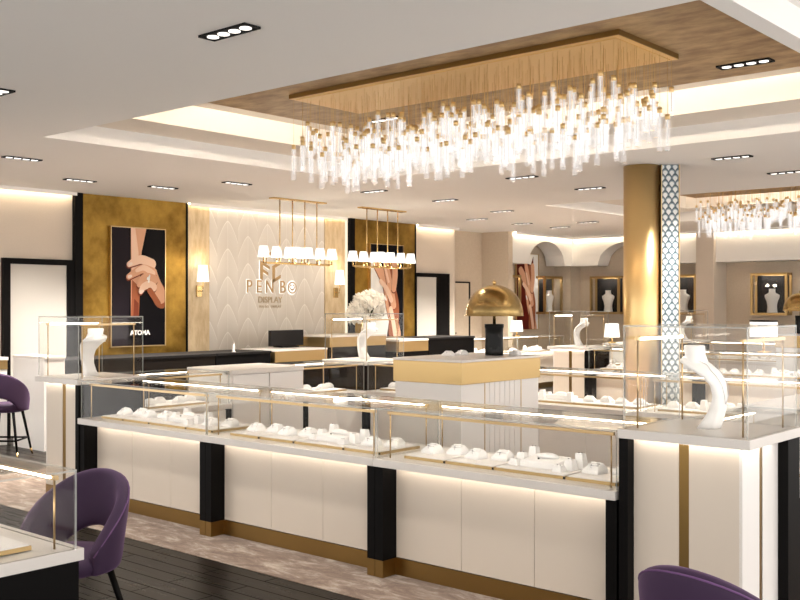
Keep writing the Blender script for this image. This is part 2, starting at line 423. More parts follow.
# ------------------------------------------------------------------ posters
def stroke(pts, rads, n=8):
    """outline polygon of a tapered rounded stroke in 2D"""
    L, Rr = [], []
    N = len(pts)
    P = [Vector(p) for p in pts]
    for i in range(N):
        t = (P[min(i+1,N-1)]-P[max(i-1,0)]).normalized(); nrm = Vector((-t.y,t.x))
        L.append(P[i]+nrm*rads[i]); Rr.append(P[i]-nrm*rads[i])
    t = (P[-1]-P[-2]).normalized(); a0 = math.atan2(t.y,t.x)
    cap = [P[-1]+Vector((math.cos(a0+PI/2-PI*k/n), math.sin(a0+PI/2-PI*k/n)))*rads[-1] for k in range(1,n)]
    t = (P[0]-P[1]).normalized(); a1 = math.atan2(t.y,t.x)
    cap0 = [P[0]+Vector((math.cos(a1+PI/2-PI*k/n), math.sin(a1+PI/2-PI*k/n)))*rads[0] for k in range(1,n)]
    return [tuple(p) for p in L+cap+Rr[::-1]+cap0]
def smooth_pts(pts, rads, n=5):
    P=[];Q=[]
    N=len(pts)
    for i in range(N-1):
        p0=Vector(pts[max(i-1,0)]);p1=Vector(pts[i]);p2=Vector(pts[i+1]);p3=Vector(pts[min(i+2,N-1)])
        for k in range(n):
            t=k/n
            P.append(tuple(.5*((2*p1)+(p2-p0)*t+(2*p0-5*p1+4*p2-p3)*t*t+(3*p1-p0-3*p2+p3)*t**3)))
            Q.append(rads[i]*(1-t)+rads[i+1]*t)
    P.append(tuple(pts[-1]));Q.append(rads[-1])
    return P,Q
class Print:
    """flat printed picture made of thin ink layers, in (a,z) of the board"""
    def __init__(s, w, h): s.mb = MB(); s.w=w; s.h=h; s.k = 0; s.mats=[]
    def layer(s, poly, mat):
        if mat not in s.mats: s.mats.append(mat)
        s.k += 1; x = .0012*s.k
        s.mb.add([(x, a*s.w, z*s.h) for a, z in poly], [tuple(range(len(poly)))], s.mats.index(mat))
    def fing(s, pts, rads, mat, edge='p_skinr'):
        s.st([(a-.006,b-.022) for a, b in pts], [q*1.02 for q in rads], edge); s.st(pts, rads, mat)
    def st(s, pts, rads, mat):      # pts in fractions of width (x), height measured in widths too
        P,Q = smooth_pts(pts, rads)
        poly = stroke(P,Q)
        r = s.w/s.h
        s.layer([(min(max(a,0),1), min(max(z*r,0),1)) for a, z in poly], mat)
def text_mesh(name, txt, size, depth=.004, bold=0):
    cu = bpy.data.curves.new(name, 'FONT'); cu.body = txt; cu.size = size; cu.extrude = depth; cu.align_x = 'CENTER'; cu.align_y = 'CENTER'; cu.offset = bold
    cu.resolution_u = 4
    t = bpy.data.objects.new(name, cu); COL.objects.link(t)
    dg = bpy.context.evaluated_depsgraph_get(); me = bpy.data.meshes.new_from_object(t.evaluated_get(dg))
    bpy.data.objects.remove(t); bpy.data.curves.remove(cu)
    return me
def text_obj(name, txt, size, mat, parent, loc, depth=.004, bold=0, rot=(PI/2,0,PI/2), sx=1):
    me = text_mesh(name, txt, size, depth, bold); me.materials.clear(); me.materials.append(M[mat])
    o = link(bpy.data.objects.new(name, me), parent); o.location = loc; o.rotation_euler = rot; o.scale = (sx,1,1)
    return o

def poster(label, loc, rz, w=.83, h=1.55, style=0):
    t = thing('poster', label, 'poster', loc, rz, 'jewellery posters')
    obj('poster_frame', MB().box(-.03,.018,-.012,0,0,h).box(-.03,.018,w,w+.012,0,h).box(-.03,.018,-.012,w+.012,-.012,0).box(-.03,.018,-.012,w+.012,h,h+.012).box(-.03,.0,0,w,0,h), 'goldrail', t)
    p = Print(w,h); Hh = h/w     # height in widths (1.87)
    if style == 0:
        p.layer([(0,0),(1,0),(1,1),(0,1)], 'p_black')
        p.layer([(.03,0),(.30,0),(.34,.5),(.33,1),(.03,1)], 'p_dark')
        p.layer([(.36,.25),(.36,1),(.65,1),(.56,.80),(.53,.60),(.52,.25)], 'p_skin')          # chest in the open jacket
        p.layer([(.36,1),(.44,1),(.50,.80),(.50,.62),(.38,.62)], 'p_skinl')
        p.layer([(.36,.25),(.52,.25),(.52,.50),(.38,.56)], 'p_skind')
        p.layer([(.40,.25),(.50,.25),(.50,.36),(.42,.40)], 'p_skinr')
        p.layer([(.53,.55),(.66,1),(1,1),(1,.2),(.5,.2)], 'p_black')
        z = Hh
        p.st([(.94,.40*z),(.86,.46*z),(.78,.52*z)], [.16,.15,.14], 'p_skind')                 # wrist
        p.st([(.92,.42*z),(.80,.52*z),(.72,.60*z),(.68,.66*z)], [.12,.13,.14,.11], 'p_skin')  # back of hand
        p.fing([(.74,.70*z),(.56,.735*z),(.42,.715*z),(.32,.69*z)], [.085,.07,.062,.045], 'p_skinl')
        p.fing([(.76,.625*z),(.58,.655*z),(.44,.625*z),(.31,.585*z)], [.085,.072,.062,.045], 'p_skin')
        p.st([(.76,.62*z),(.60,.665*z),(.46,.64*z)], [.05,.045,.03], 'p_skinl')
        p.fing([(.78,.565*z),(.66,.585*z),(.56,.565*z),(.50,.52*z)], [.08,.07,.06,.045], 'p_skin')
        p.fing([(.76,.50*z),(.68,.52*z),(.58,.50*z),(.53,.46*z)], [.075,.065,.055,.04], 'p_skinl')
        p.st([(.70,.47*z),(.76,.43*z),(.86,.36*z)], [.05,.05,.05], 'p_skind')
        for q in ((.32,.69),(.31,.585),(.53,.46)): p.st([(q[0],q[1]*z),(q[0]+.035,q[1]*z+.012)], [.028,.022], 'p_nail')
        p.st([(.675,.545*z),(.69,.60*z)], [.014,.014], 'p_white')
        p.st([(.655,.57*z),(.665,.58*z)], [.02,.02], 'p_white')
    else:
        p.layer([(0,0),(1,0),(1,1),(0,1)], 'p_black' if style == 1 else 'p_red')
        z = Hh
        if style == 1:
            p.layer([(0,.30),(.0,.86),(.30,.86),(.34,.60),(.62,.30),(.5,.0),(0,0)], 'p_white')
            p.layer([(.80,0),(1,0),(1,1),(.80,1)], 'p_black')
        else:
            p.layer([(.78,0),(1,0),(1,1),(.78,1)], 'p_white')
            p.layer([(.30,1),(.42,.88),(.66,.86),(.8,1)], 'p_white')
        p.fing([(.20,.78*z),(.48,.58*z),(.60,.36*z),(.80,.02*z)], [.10,.12,.14,.13], 'p_skin')
        p.fing([(.62,.80*z),(.62,.55*z),(.72,.34*z),(.70,.05*z)], [.12,.14,.15,.15], 'p_skind')
        p.fing([(.42,.86*z),(.52,.68*z),(.62,.50*z),(.70,.34*z)], [.07,.085,.09,.08], 'p_skin')
        p.fing([(.72,.84*z),(.74,.68*z),(.70,.52*z)], [.08,.085,.07], 'p_skin')
        p.st([(.30,.60*z),(.48,.52*z),(.62,.40*z)], [.05,.06,.06], 'p_skinl')
        p.st([(.44,.74*z),(.54,.60*z)], [.03,.03], 'p_skinl')
        p.st([(.60,.30*z),(.68,.16*z),(.74,.02*z)], [.06,.06,.06], 'p_skinl')
        p.st([(.42,.44*z),(.46,.40*z)], [.02,.02], 'p_white')
    obj('picture', p.mb, p.mats, t)
    return t
pt = poster('tall poster of a ringed hand holding a black jacket on the left gold panel', (WX+.072,7.36,1.05), 0)
text_obj('poster_lettering', 'ATOMA', .085, 'p_white', pt, (.050,.41,.17), .001, .003)
poster('tall poster of two hands partly hidden by the white flowers', (WX+.072,12.30,1.05), 0, style=1)
poster('tall red toned poster of hands seen under the far white arch', (-11.615,17.0,1.08), 0, w=.80, h=1.55, style=2)

# ------------------------------------------------------------------ wall sign
sg = thing('logo_sign', 'gold backlit shop logo with emblem and lettering on the feather panel', 'sign', (WX+.04,10.13,1.85))
def sign_part(nm, polys, mat, x=.02, d=.02, par=sg):
    mb = MB()
    for poly in polys: mb.prism(poly, x, x+d, 'yz')
    return obj(nm, mb, mat, par)
# emblem: open cube of three folded strokes (local y to the right, z up)
def para(*p): return list(p)
E1 = [para((-.13,.47),(.02,.54),(.02,.59),(-.13,.52))]
E1 += [para((.0,.50),(.16,.58),(.16,.53),(.0,.45))]
E1 = [para((-.06,.46),(.09,.53),(.09,.58),(-.06,.51)), para((-.22,.40),(-.165,.375),(-.165,.10),(-.22,.125)), para((-.165,.375),(-.03,.31),(-.03,.265),(-.165,.33)),
      para((-.165,.27),(-.06,.22),(-.06,.175),(-.165,.225)), para((.02,.32),(.075,.345),(.075,.09),(.02,.06)), para((.02,.06),(.19,.145),(.19,.195),(.02,.11)), para((.075,.345),(.19,.40),(.19,.35),(.075,.295))]
sign_part('emblem', E1, 'signgold', .009, .008)
sign_part('emblem_halo', [[(a-.012 if a<0 else a+.004, z) for a, z in p] for p in E1], 'halo', .002, .004)
for ch, yy in (('P',-.43),('E',-.24),('N',-.03),('B',.23)):
    o = text_obj('letter', ch, .27, 'signgold', sg, (.012,yy,0), .004, .002, sx=.84)
    text_obj('letter_halo', ch, .27, 'halo', o, (0,0,-.009), .002, .009, (0,0,0))
ring = []
def annulus(cy, cz, r0, r1, n=28, a0=0, a1=2*PI):
    return [[(cy+r*math.cos(t), cz+r*math.sin(t)) for r, t in ((r0,a0+(a1-a0)*k/n),(r1,a0+(a1-a0)*k/n),(r1,a0+(a1-a0)*(k+1)/n),(r0,a0+(a1-a0)*(k+1)/n))] for k in range(n)]
sign_part('smiling_letter', annulus(.43,0,.072,.092)+annulus(.43,.03,.05,.062,14,PI*1.05,PI*1.95)+annulus(.43,-.005,.028,.04,10,PI*1.05,PI*1.95)+annulus(.40,.035,.0,.014,10)+annulus(.46,.035,.0,.014,10), 'signgold', .008, .008)
sign_part('smiling_letter_halo', annulus(.43,0,.0,.108), 'halo', .002, .003)
text_obj('subtitle', 'DISPLAY', .13, 'signpale', sg, (.015,-.02,-.19), .004, .001)
for wd_, yy in (('PEN',-.19),('BO',-.08),('DISPLAY',.10)): text_obj('tagline_word', wd_, .055, 'signpale', sg, (.012,yy,-.29), .002, 0)

# ------------------------------------------------------------------ wall sconces
def sconce(label, y):
    t = thing('wall_sconce', label, 'wall lamp', (WX+.05,y,1.70), 0, 'wall sconces')
    obj('backplate', MB().box(0,.025,-.045,.045,0,.16), 'gold', t, .003)
    obj('arm', MB().tube([(.02,0,.08),(.09,0,.08),(.10,0,.12),(.10,0,.22)], .009), 'gold', t)
    obj('lamp_shade', MB().lathe([(.085,.21),(.062,.44)], .10, 0, 20), 'shade', t)
    return t
for yy in (8.78,11.50):
    l = bpy.data.lights.new('sconce_bulb','POINT'); l.energy = 1.0; l.color = (1,.78,.5); l.shadow_soft_size = .05
    lo = bpy.data.objects.new('sconce_bulb', l); COL.objects.link(lo); lo.location = (WX+.2,yy,2.20)
sconce('brass wall sconce with white shade left of the shop logo', 8.78)
sconce('brass wall sconce with white shade right of the shop logo', 11.50)

# ------------------------------------------------------------------ downlights
dl = thing('downlight', 'x', 'ceiling light', (0,0,0))
obj('trim_frame', MB().box(-.215,.215,-.062,-.050,-.012,.0).box(-.215,.215,.050,.062,-.012,0).box(-.215,-.203,-.05,.05,-.012,0).box(.203,.215,-.05,.05,-.012,0).box(-.203,.203,-.05,.05,-.006,0), 'blackmat', dl)
for k in range(4):
    obj('lens', MB().lathe([(.036,-.011),(.036,-.0065)], -.15+.10*k, 0, 16), 'lamp', dl)
dl.scale = (.86,.86,1); DL = Proto(dl)
f_, r_ = Vector((-math.sin(math.radians(40.94)), math.cos(math.radians(40.94)))), Vector((math.cos(math.radians(40.94)), math.sin(math.radians(40.94))))
def at(px, py, z):
    d = (z-H)*1005/(304-py); p = d*(f_+r_*((px-400)/1005)); return p.x, p.y
LIGHTS = []
spots = [(229,31,0,'large black downlight nearest the camera, top left of the ceiling'), (-6,93,0,'black downlight cut by the left edge of the ceiling'),
 (22,158,1,'black downlight above the white door at far left'), (80,180,1,'black downlight above the left gold panel'), (163,187,1,'black downlight above the first stone strip'),
 (237,183,1,'black downlight above the feather panel'), (374,191,0,'black downlight below the left half of the big chandelier'), (445,200,0,'black downlight right of the second pendant plate'),
 (404,190,0,'x'), (522,177,0,'black downlight left of the gold column, nearer of two'), (590,188,0,'black downlight left of the gold column, farther of two'),
 (732,157,0,'black downlight between the two chandeliers, left of two'), (786,172,0,'black downlight between the two chandeliers, right of two'),
 (477,219,0,'small far downlight over the taupe door'), (502,211,0,'small far downlight over the far poster'), (522,223.5,0,'small far downlight above the first arch, left of two'),
 (560,227,0,'small far downlight above the first arch, right of two'), (588,222,0,'small far downlight beside the gold column top')]
for (px, py, o_, lb) in spots:
    if lb == 'x': continue
    x, y = at(px, py, CZ)
    DL.put((x,y,CZ-.0005), PI/2 if o_ else 0, lb, 'ceiling downlights'); LIGHTS.append((x,y,CZ))
PZ = 3.24
for (px, py, lb) in ((745,63,'downlight in the brown stone ceiling panel right of the chandelier'),(386,119,'downlight in the brown stone ceiling panel behind the left crystals')):
    x, y = at(px, py, PZ)
    DL.put((x,y,PZ-.0005), 0, lb, 'ceiling downlights'); LIGHTS.append((x,y,PZ))
for i, (x, y, z) in enumerate(LIGHTS):
    l = bpy.data.lights.new('downlight_beam', 'SPOT'); l.energy = 60 if y < 7 and x > -9 else (400 if x < -9 and y > 7 else 260 if y < 11 else 480); l.spot_size = math.radians(110); l.spot_blend = .8; l.shadow_soft_size = .12; l.color = (1,.93,.85)
    lo = bpy.data.objects.new('downlight_beam', l); COL.objects.link(lo); lo.location = (x,y,z-.03)

# ------------------------------------------------------------------ floating ceiling panels + chandeliers
def ceiling_panel(label, dy, name='ceiling_feature_panel'):
    ox = -.2 if dy else 0
    a,b,d,e = -6.55+ox,-2.12+ox,4.50+dy,7.05+dy
    s0,s1,s2,s3 = -5.82+ox,-2.94+ox,5.38+dy,6.18+dy
    t = thing(name, label, 'ceiling panel', ((a+b)/2,(d+e)/2,PZ), 0, 'floating ceiling panels')
    cx, cy = (a+b)/2,(d+e)/2
    m = MB()
    m.box(a-cx,b-cx,d-cy,e-cy,0,.022)
    obj('stone_board', m, 'trav', t)
    obj('gold_plate_edge', MB().box(s0-cx,s1-cx,s2-cy,s3-cy,-.032,-.0005), 'plinth', t)  # darker bronze puts the shade of the gold plate's sides into the colour
    obj('gold_plate', MB().box(s0+.004-cx,s1-.004-cx,s2+.004-cy,s3-.004-cy,-.036,-.0325), 'goldplate', t)
    m = MB(); q = .03
    m.box(a+q-cx,a+q+.02-cx,d+q-cy,e-q-cy,.026,.05).box(a+q-cx,b-q-cx,e-q-.02-cy,e-q-cy,.026,.05).box(b-q-.02-cx,b-q-cx,d+q-cy,e-q-cy,.026,.05).box(a+q-cx,b-q-cx,d+q-cy,d+q+.02-cy,.026,.05)
    obj('cove_light', m, 'ledcove', t)
    return t
ceiling_panel('brown stone floating ceiling panel with glowing edges over the front counters', 0)
ceiling_panel('brown stone floating ceiling panel with glowing edges, farther one at right', DY2)

def chandelier(label, dy, n, detail):
    cx, cy = -4.38-(.2 if dy else 0), 5.78+dy
    t = thing('chandelier', label, 'chandelier', (cx,cy,PZ), 0, 'crystal chandeliers')
    obj('canopy', MB().box(-1.40,1.40,-.36,.36,-.042,-.0365), 'goldplate', t)
    sq = lambda h, z: [(-h,-h,z),(h,-h,z),(h,h,z),(-h,h,z)]
    protos = []
    for L in (.16,.20,.245):
        rod = MB().lathe([(.017,-L),(.0195,-L+.004),(.0195,-.0),(.017,0)], 0, 0, 6, smooth=False).mesh('crystal_rod', 'crystal')
        core = MB().lathe([(.0045,-L*.8),(.0045,-.002)], 0, 0, 6).mesh('light_core', 'crystalcore')
        both = MB().lathe([(.017,-L),(.0195,-L+.004),(.0195,-.0),(.017,0)], 0, 0, 6, smooth=False).lathe([(.0045,-L*.8),(.0045,-.002)], 0, 0, 6, 1).lathe([(.0165,0),(.0165,.034)], 0, 0, 8, 2).mesh('crystal_rod', ['crystal','crystalcore','cap'])
        cap = MB().lathe([(.0165,0),(.0165,.034)], 0, 0, 10).mesh('cap', 'cap')
        protos.append((rod,core,cap,both))
    cells = []
    nx, ny = 41, 9
    for i in range(nx):
        for j in range(ny):
            x = -1.46+2.92*(i+.5+R.uniform(-.42,.42))/nx; y = -.37+.74*(j+.5+R.uniform(-.42,.42))/ny
            cells.append((x,y,PZ-.05-R.uniform(.19,.47)))
    R.shuffle(cells); cells = cells[:n]
    cells.sort(key=lambda p: p[1]*.755-p[0]*.655)      # nearest first
    rest = MB()
    for k, (x, y, z) in enumerate(cells):
        zz = z-PZ
        if k < 100:
            q = R.choice(protos)
            o = link(bpy.data.objects.new('crystal_rod', q[0] if detail else q[3]), t); o.location = (x,y,zz)
            if detail:
                link(bpy.data.objects.new('light_core', q[1]), o)
                link(bpy.data.objects.new('cap', q[2]), o)
                link(bpy.data.objects.new('wire', MB().cyl(0,0,.034,-.04-zz,.0011,4).mesh('wire','wire')), o)
        else:
            L = R.choice((.16,.20,.245))
            rest.lathe([(.017,zz-L),(.0195,zz-L+.004),(.0195,zz),(.017,zz)], x, y, 6, smooth=False)
            rest.lathe([(.0045,zz-L*.8),(.0045,zz-.002)], x, y, 6, 1)
            rest.lathe([(.0165,zz),(.0165,zz+.034)], x, y, 8, 2)
            rest.cyl(x, y, zz+.034, -.04, .0011, 4, 3)
    if rest.v:
        o = obj('crystal_rod_cluster', rest, ['crystal','crystalcore','cap','wire'], t); o['kind'] = 'stuff'
    return t
chandelier('large rectangular chandelier of hanging crystal rods with gilt caps over the front ring', 0, 345, True)
chandelier('farther crystal rod chandelier at the right edge behind the gold column', DY2, 300, False)

# ------------------------------------------------------------------ display counters
L0, D0, TOP = 1.585, .66, .695
def counter(L=L0, name='display_counter', npan=3):
    t = thing(name, 'x', 'display case')
    obj('cabinet_body', MB().box(.02,L-.02,.17,D0-.02,.10,.648), 'cream', t)
    pw = (L-.13)/npan
    for k in range(npan):
        obj('front_panel', MB().box(.065+pw*k+.0015,.065+pw*(k+1)-.0015,.138,.172,.104,.648), 'cream', t)
        obj('rear_panel', MB().box(.065+pw*k+.002,.065+pw*(k+1)-.002,D0-.022,D0-.006,.104,.640), 'whitelac', t)
    obj('plinth', MB().box(.06,L-.06,.134,D0-.012,0,.10), 'plinth', t)
    for s in (0,1):
        x0, x1 = ((.002,.062),(L-.062,L-.002))[s]
        p = obj('end_panel', MB().box(x0,x1,.022,D0-.004,.10,.648), 'black', t)
        obj('end_panel_foot', MB().box(x0,x1,.022,D0-.004,0,.0995), 'plinth', p)
    obj('countertop', MB().box(.001,L-.001,0,D0,.650,TOP), 'slab', t, .002)
    obj('underside_light', MB().box(.07,L-.07,.098,.110,.644,.6495), 'ledunder', t)
    za, zb = TOP, .99
    g = MB
    obj('front_pane', g().pane(.006,L-.006,.028,.036,za,zb-.008), ['glass','glassedge'], t)
    obj('rear_pane', g().pane(.006,L-.006,D0-.036,D0-.028,za,zb-.008), ['glass','glassedge'], t)
    obj('top_pane', g().pane(.006,L-.006,.028,D0-.028,zb-.008,zb), ['glass','glassedge'], t)
    for x in (.006,L-.014): obj('side_pane', g().pane(x,x+.008,.036,D0-.036,za,zb-.008), ['glass','glassedge'], t)
    for y, sgn in ((.085,1),(D0-.085,-1)):
        rl = obj('light_bar', MB().box(.05,L-.05,y-.009,y+.009,.952,.968), 'goldrail', t)
        obj('led_tube', MB().box(.075,L-.075,y+sgn*.0095-.003,y+sgn*.0095+.003,.957,.965), 'led', rl)
        for x in (.065,L-.065): obj('bar_post', MB().cyl(x,y,TOP,.953,.0042,8), 'goldrail', rl)
    return t

def podium(name='corner_podium'):
    W = .65; Z = .955
    t = thing(name, 'x', 'display case')      # local: x 0..W left to right, y 0..W depth; case neighbours at -x (front row) and +y (side row)
    obj('podium_body', MB().box(.03,W-.075,.085,W-.03,.10,Z), 'cream', t)
    obj('smoked_side', MB().box(.012,.03,.09,W-.012,.10,Z), 'smoke', t)
    obj('smoked_side', MB().box(.03,W-.085,W-.03,W-.012,.10,Z), 'smoke', t)
    obj('front_panel', MB().box(.052,.283,.068,.086,.10,Z), 'cream', t)
    obj('front_panel', MB().box(.334,W-.066,.068,.086,.10,Z), 'cream', t)
    obj('brass_strip', MB().box(.283,.334,.072,.086,.10,Z), 'plinth', t)
    obj('side_panel', MB().box(W-.077,W-.062,.068,.265,.10,Z), 'whitelac', t)
    obj('side_panel', MB().box(W-.077,W-.062,.306,.495,.10,Z), 'whitelac', t)
    obj('brass_strip', MB().box(W-.077,W-.066,.265,.306,.10,Z), 'plinth', t)
    obj('black_post', MB().box(.002,.050,.012,.09,.10,Z), 'black', t)
    obj('black_post', MB().box(W-.09,W-.012,.495,W-.002,.10,Z), 'black', t)
    obj('plinth', MB().box(.005,W-.07,.06,W-.02,0,.10), 'plinth', t)
    obj('podium_top', MB().box(0,W,0,W,Z,1.0), 'slab', t, .003)
    obj('underside_light', MB().box(.06,W-.04,.036,.046,Z-.005,Z-.0005).box(W-.046,W-.036,.046,.40,Z-.005,Z-.0005), 'ledunder', t)
    a, b, z1 = .02, W-.02, 1.49
    obj('front_pane', MB().pane(a,b,a,a+.008,1.0,z1), ['glass','glassedge'], t)
    obj('rear_pane', MB().pane(a,b,b-.008,b,1.0,z1), ['glass','glassedge'], t)
    for x in (a,b-.008): obj('side_pane', MB().pane(x,x+.008,a+.008,b-.008,1.0,z1), ['glass','glassedge'], t)
    obj('top_pane', MB().pane(a,b,a,b,z1,z1+.008), ['glass','glassedge'], t)
    for x, sgn in ((.065,1),(W-.065,-1)):
        rl = obj('light_bar', MB().box(x-.008,x+.008,.07,W-.07,1.425,1.44), 'goldrail', t)
        obj('led_tube', MB().box(x+sgn*.0085-.003,x+sgn*.0085+.003,.10,W-.10,1.426,1.438), 'led', rl)
        for y in (.082,W-.082): obj('bar_post', MB().cyl(x,y,1.0,1.426,.0045,8), 'goldrail', rl)
    return t

def white_cabinet():
    t = thing('white_cabinet', 'x', 'cabinet')    # local x 0..L along, y depth
    L = .90
    obj('cabinet_body', MB().box(.0,L,.02,D0-.02,.10,.955), 'whitelac', t)
    for k in range(2):
        obj('cabinet_door', MB().box(.01+k*.445,.435+k*.445,D0-.02,D0-.004,.105,.95), 'whitelac', t)
        obj('cabinet_door', MB().box(.01+k*.445,.435+k*.445,.004,.02,.105,.95), 'whitelac', t)
    obj('plinth', MB().box(.0,L,.03,D0-.03,0,.10), 'plinth', t)
    obj('cabinet_top', MB().box(-.002,L+.002,0,D0,.955,1.0), 'slab', t, .003)
    return t

# ---- merchandise
def tray_mesh(w):
    return MB().box(-w/2,w/2,-.185,.185,0,.016,0), MB().box(-w/2+.006,w/2-.006,-.179,.179,.016,.021,0)
TRAYS = {}
def tray(w):
    if w not in TRAYS:
        t = thing('display_tray', 'x', 'tray')
        a, b = tray_mesh(w)
        obj('tray_rim', a, 'goldband', t); obj('tray_pad', b, 'tray', t)
        obj('tray_clasp', MB().box(w/2-.012,w/2-.001,-.188,-.18,.001,.014), 'blackmat', t)
        TRAYS[w] = Proto(t)
    return TRAYS[w]
def ring_pad():
    t = thing('ring_pad', 'x', 'jewellery display'); t.scale = (.88,.88,.85)
    m = MB()
    r0 = [(-.06,-.05,0),(.06,-.05,0),(.06,.05,0),(-.06,.05,0)]
    r1 = [(-.06,-.05,.018),(.06,-.05,.018),(.06,.05,.03),(-.06,.05,.03)]
    r2 = [(-.04,-.022,.045),(.04,-.022,.045),(.036,.035,.062),(-.036,.035,.062)]
    m.loft([r0,r1,r2], 0, False)
    obj('pad', m, 'bust', t, .004)
    obj('slot_roll', MB().tube([(-.034,-.012,.05),(.034,-.012,.05)], .009, 8).tube([(-.032,.014,.058),(.032,.014,.058)], .009, 8), 'bust', t)
    rg = obj('ring', MB().tube([(.0,-.03+.009*math.cos(a),.044+.009*math.sin(a)) for a in [2*PI*k/12 for k in range(12)]], .0018, 6, closed=True), 'chain', t)
    obj('gemstone', MB().lathe([(.001,.0),(.0045,.004),(.001,.007)], 0, -.033, 6), 'gem', rg, loc=(0,0,.05))
    return t
def big_pad():
    t = thing('bracelet_pad', 'x', 'jewellery display')
    m = MB()
    r0 = [(-.115,-.085,0),(.115,-.085,0),(.115,.085,0),(-.115,.085,0)]
    m.loft([r0,[(x,y,.03+(.012 if y > 0 else 0)) for x,y,z in r0],[(x*.93,y*.9,.036+(.016 if y > 0 else 0)) for x,y,z in r0]], 0, False)
    obj('pad', m, 'bust', t, .003)
    obj('raised_cushion', MB().loft([[(.07*math.cos(a)*s,.035*math.sin(a)*s+.02,z) for a in [2*PI*k/20 for k in range(20)]] for s, z in ((1,.046),(.95,.056),(.7,.066),(.3,.071))]), 'bust', t)
    obj('necklace_pendant', MB().lathe([(.002,0),(.007,.004),(.002,.009)], -.02, -.045, 8), 'gem', t, loc=(0,0,.042))
    return t
def ring_post(h):
    t = thing('ring_block', 'x', 'jewellery display')
    m = MB(); a = .03; b = .021
    m.loft([[(-a,-a,0),(a,-a,0),(a,a,0),(-a,a,0)],[(-b,-b,h),(b,-b,h),(b,b,h*.94),(-b,b,h*.94)]], 0, False)
    obj('block', m, 'bust', t, .003)
    obj('earring', MB().lathe([(.0035,0),(.0035,.004)], -.009, -.004, 6).lathe([(.0035,0),(.0035,.004)], .009, -.004, 6), 'gem', t, loc=(0,0,h-.002))
    return t
RP, BP = Proto(ring_pad()), Proto(big_pad())
POST = {h: Proto(ring_post(h)) for h in (.035,.06,.085)}

ORD = ['first','second','third','fourth']
def fill(rootloc, rz, desc, which=(0,1,2,3), lite=False):
    """trays and jewellery pads of one counter; local coordinates of the counter"""
    Mx = Matrix.Translation(rootloc) @ Matrix.Rotation(rz,4,'Z')
    def W(x,y,z): return tuple(Mx @ Vector((x,y,z)))
    spans = [(.135,.440),(.444,.778),(.782,1.228),(1.232,1.530)]
    n = len(which)
    for q, k in enumerate(which):
        a, b = spans[k]; w = round(b-a,3); cx = (a+b)/2; cy = .13+.185
        pos = 'only' if n == 1 else ORD[q]
        tray(w).put(W(cx,cy,TOP), rz, '%s gilt rimmed white tray in the %s' % (pos, desc), 'jewellery trays')
        zt = TOP+.021
        if k != 2:
            for i, dx in enumerate((-.075,.07)):
                RP.put(W(cx+dx,cy+(-.02,.035)[i],zt), rz+(-.12,.1)[i], 'white ring pad, %s of two on %s tray, %s' % (('left','right')[i], pos, desc), 'ring pads in the cases')
        else:
            BP.put(W(cx-.01,cy,zt), rz, 'wide white bracelet pad on %s tray, %s' % (pos, desc), 'bracelet pads in the cases')
            items = [(-.185,.03,.06,'back left'),(-.175,-.055,.035,'front left'),(-.165,.12,.085,'rear left'),(.135,-.10,.035,'front right'),(.155,-.02,.06,'middle right'),(.17,.06,.085,'tall right')]
            if lite: items = items[2:3]+items[4:]
            for (dx,dy,h,nm) in items:
                POST[h].put(W(cx+dx,cy+dy,zt), rz, 'small white %s ring block on %s tray, %s' % (nm,pos,desc), 'ring blocks in the cases')

# necklace busts
def curved_bust(name='necklace_bust', chain=True):
    t = thing(name, 'x', 'jewellery display')
    # local +x is the chest side; path bows out to +x then leans back at the top
    path = [(.0,0,.085,.125),(.024,.04,.064,.112),(.048,.10,.048,.108),(.060,.16,.038,.118),(.055,.215,.032,.145),(.027,.265,.028,.185),(-.02,.303,.026,.21),(-.07,.328,.026,.205),(-.105,.340,.024,.17)]
    m = MB(); rings = []
    for i, (x,z,th,wd) in enumerate(path):
        p0 = path[max(i-1,0)]; p1 = path[min(i+1,len(path)-1)]
        t_ = Vector((p1[0]-p0[0],p1[1]-p0[1])).normalized(); nx, nz = t_.y, -t_.x
        if i == 0: nx, nz = 1, 0
        rg = []
        for a in range(16):
            an = 2*PI*a/16; cx_, cy_ = math.cos(an), math.sin(an)
            cx_ = math.copysign(abs(cx_)**.6, cx_); cy_ = math.copysign(abs(cy_)**.6, cy_)
            u = cx_*th/2*1.15; v = cy_*wd/2
            bow = -.10*(v/.1)**2*.2 if i > 2 else 0
            rg.append((x+(u+bow)*nx, v, z+(u+bow)*nz))
        rings.append(rg)
    m.loft(rings)
    obj('bust', m, 'bust', t)
    nk = MB()
    nk.loft([[(-.062+a*math.cos(q)*.9-.12*(z-.285), b*math.sin(q), z) for q in [2*PI*j/18 for j in range(18)]] for k, (z,a,b) in enumerate(((.285,.062,.10),(.318,.056,.086),(.352,.048,.068),(.392,.050,.072),(.398,.046,.066)))])
    obj('neck', nk, 'bust', t)
    if chain:
        pts = []
        for k in range(25):
            s = -1+2*k/24
            y = .062*s*(1-.18*s*s) if True else 0; d = 1-abs(s)**1.6
            z = .335-.215*d
            # chest surface x at z
            xs_ = 0
            for (p,q) in zip(path[:-1],path[1:]):
                if p[1] <= z <= q[1]:
                    f = (z-p[1])/(q[1]-p[1]); xs_ = p[0]+(q[0]-p[0])*f + .5*1.15*(p[2]+(q[2]-p[2])*f); break
            pts.append((xs_+.006+(.02 if z > .30 else 0),y,z))
        obj('necklace', MB().tube(pts, .0016, 5), 'chain', t)
    return t
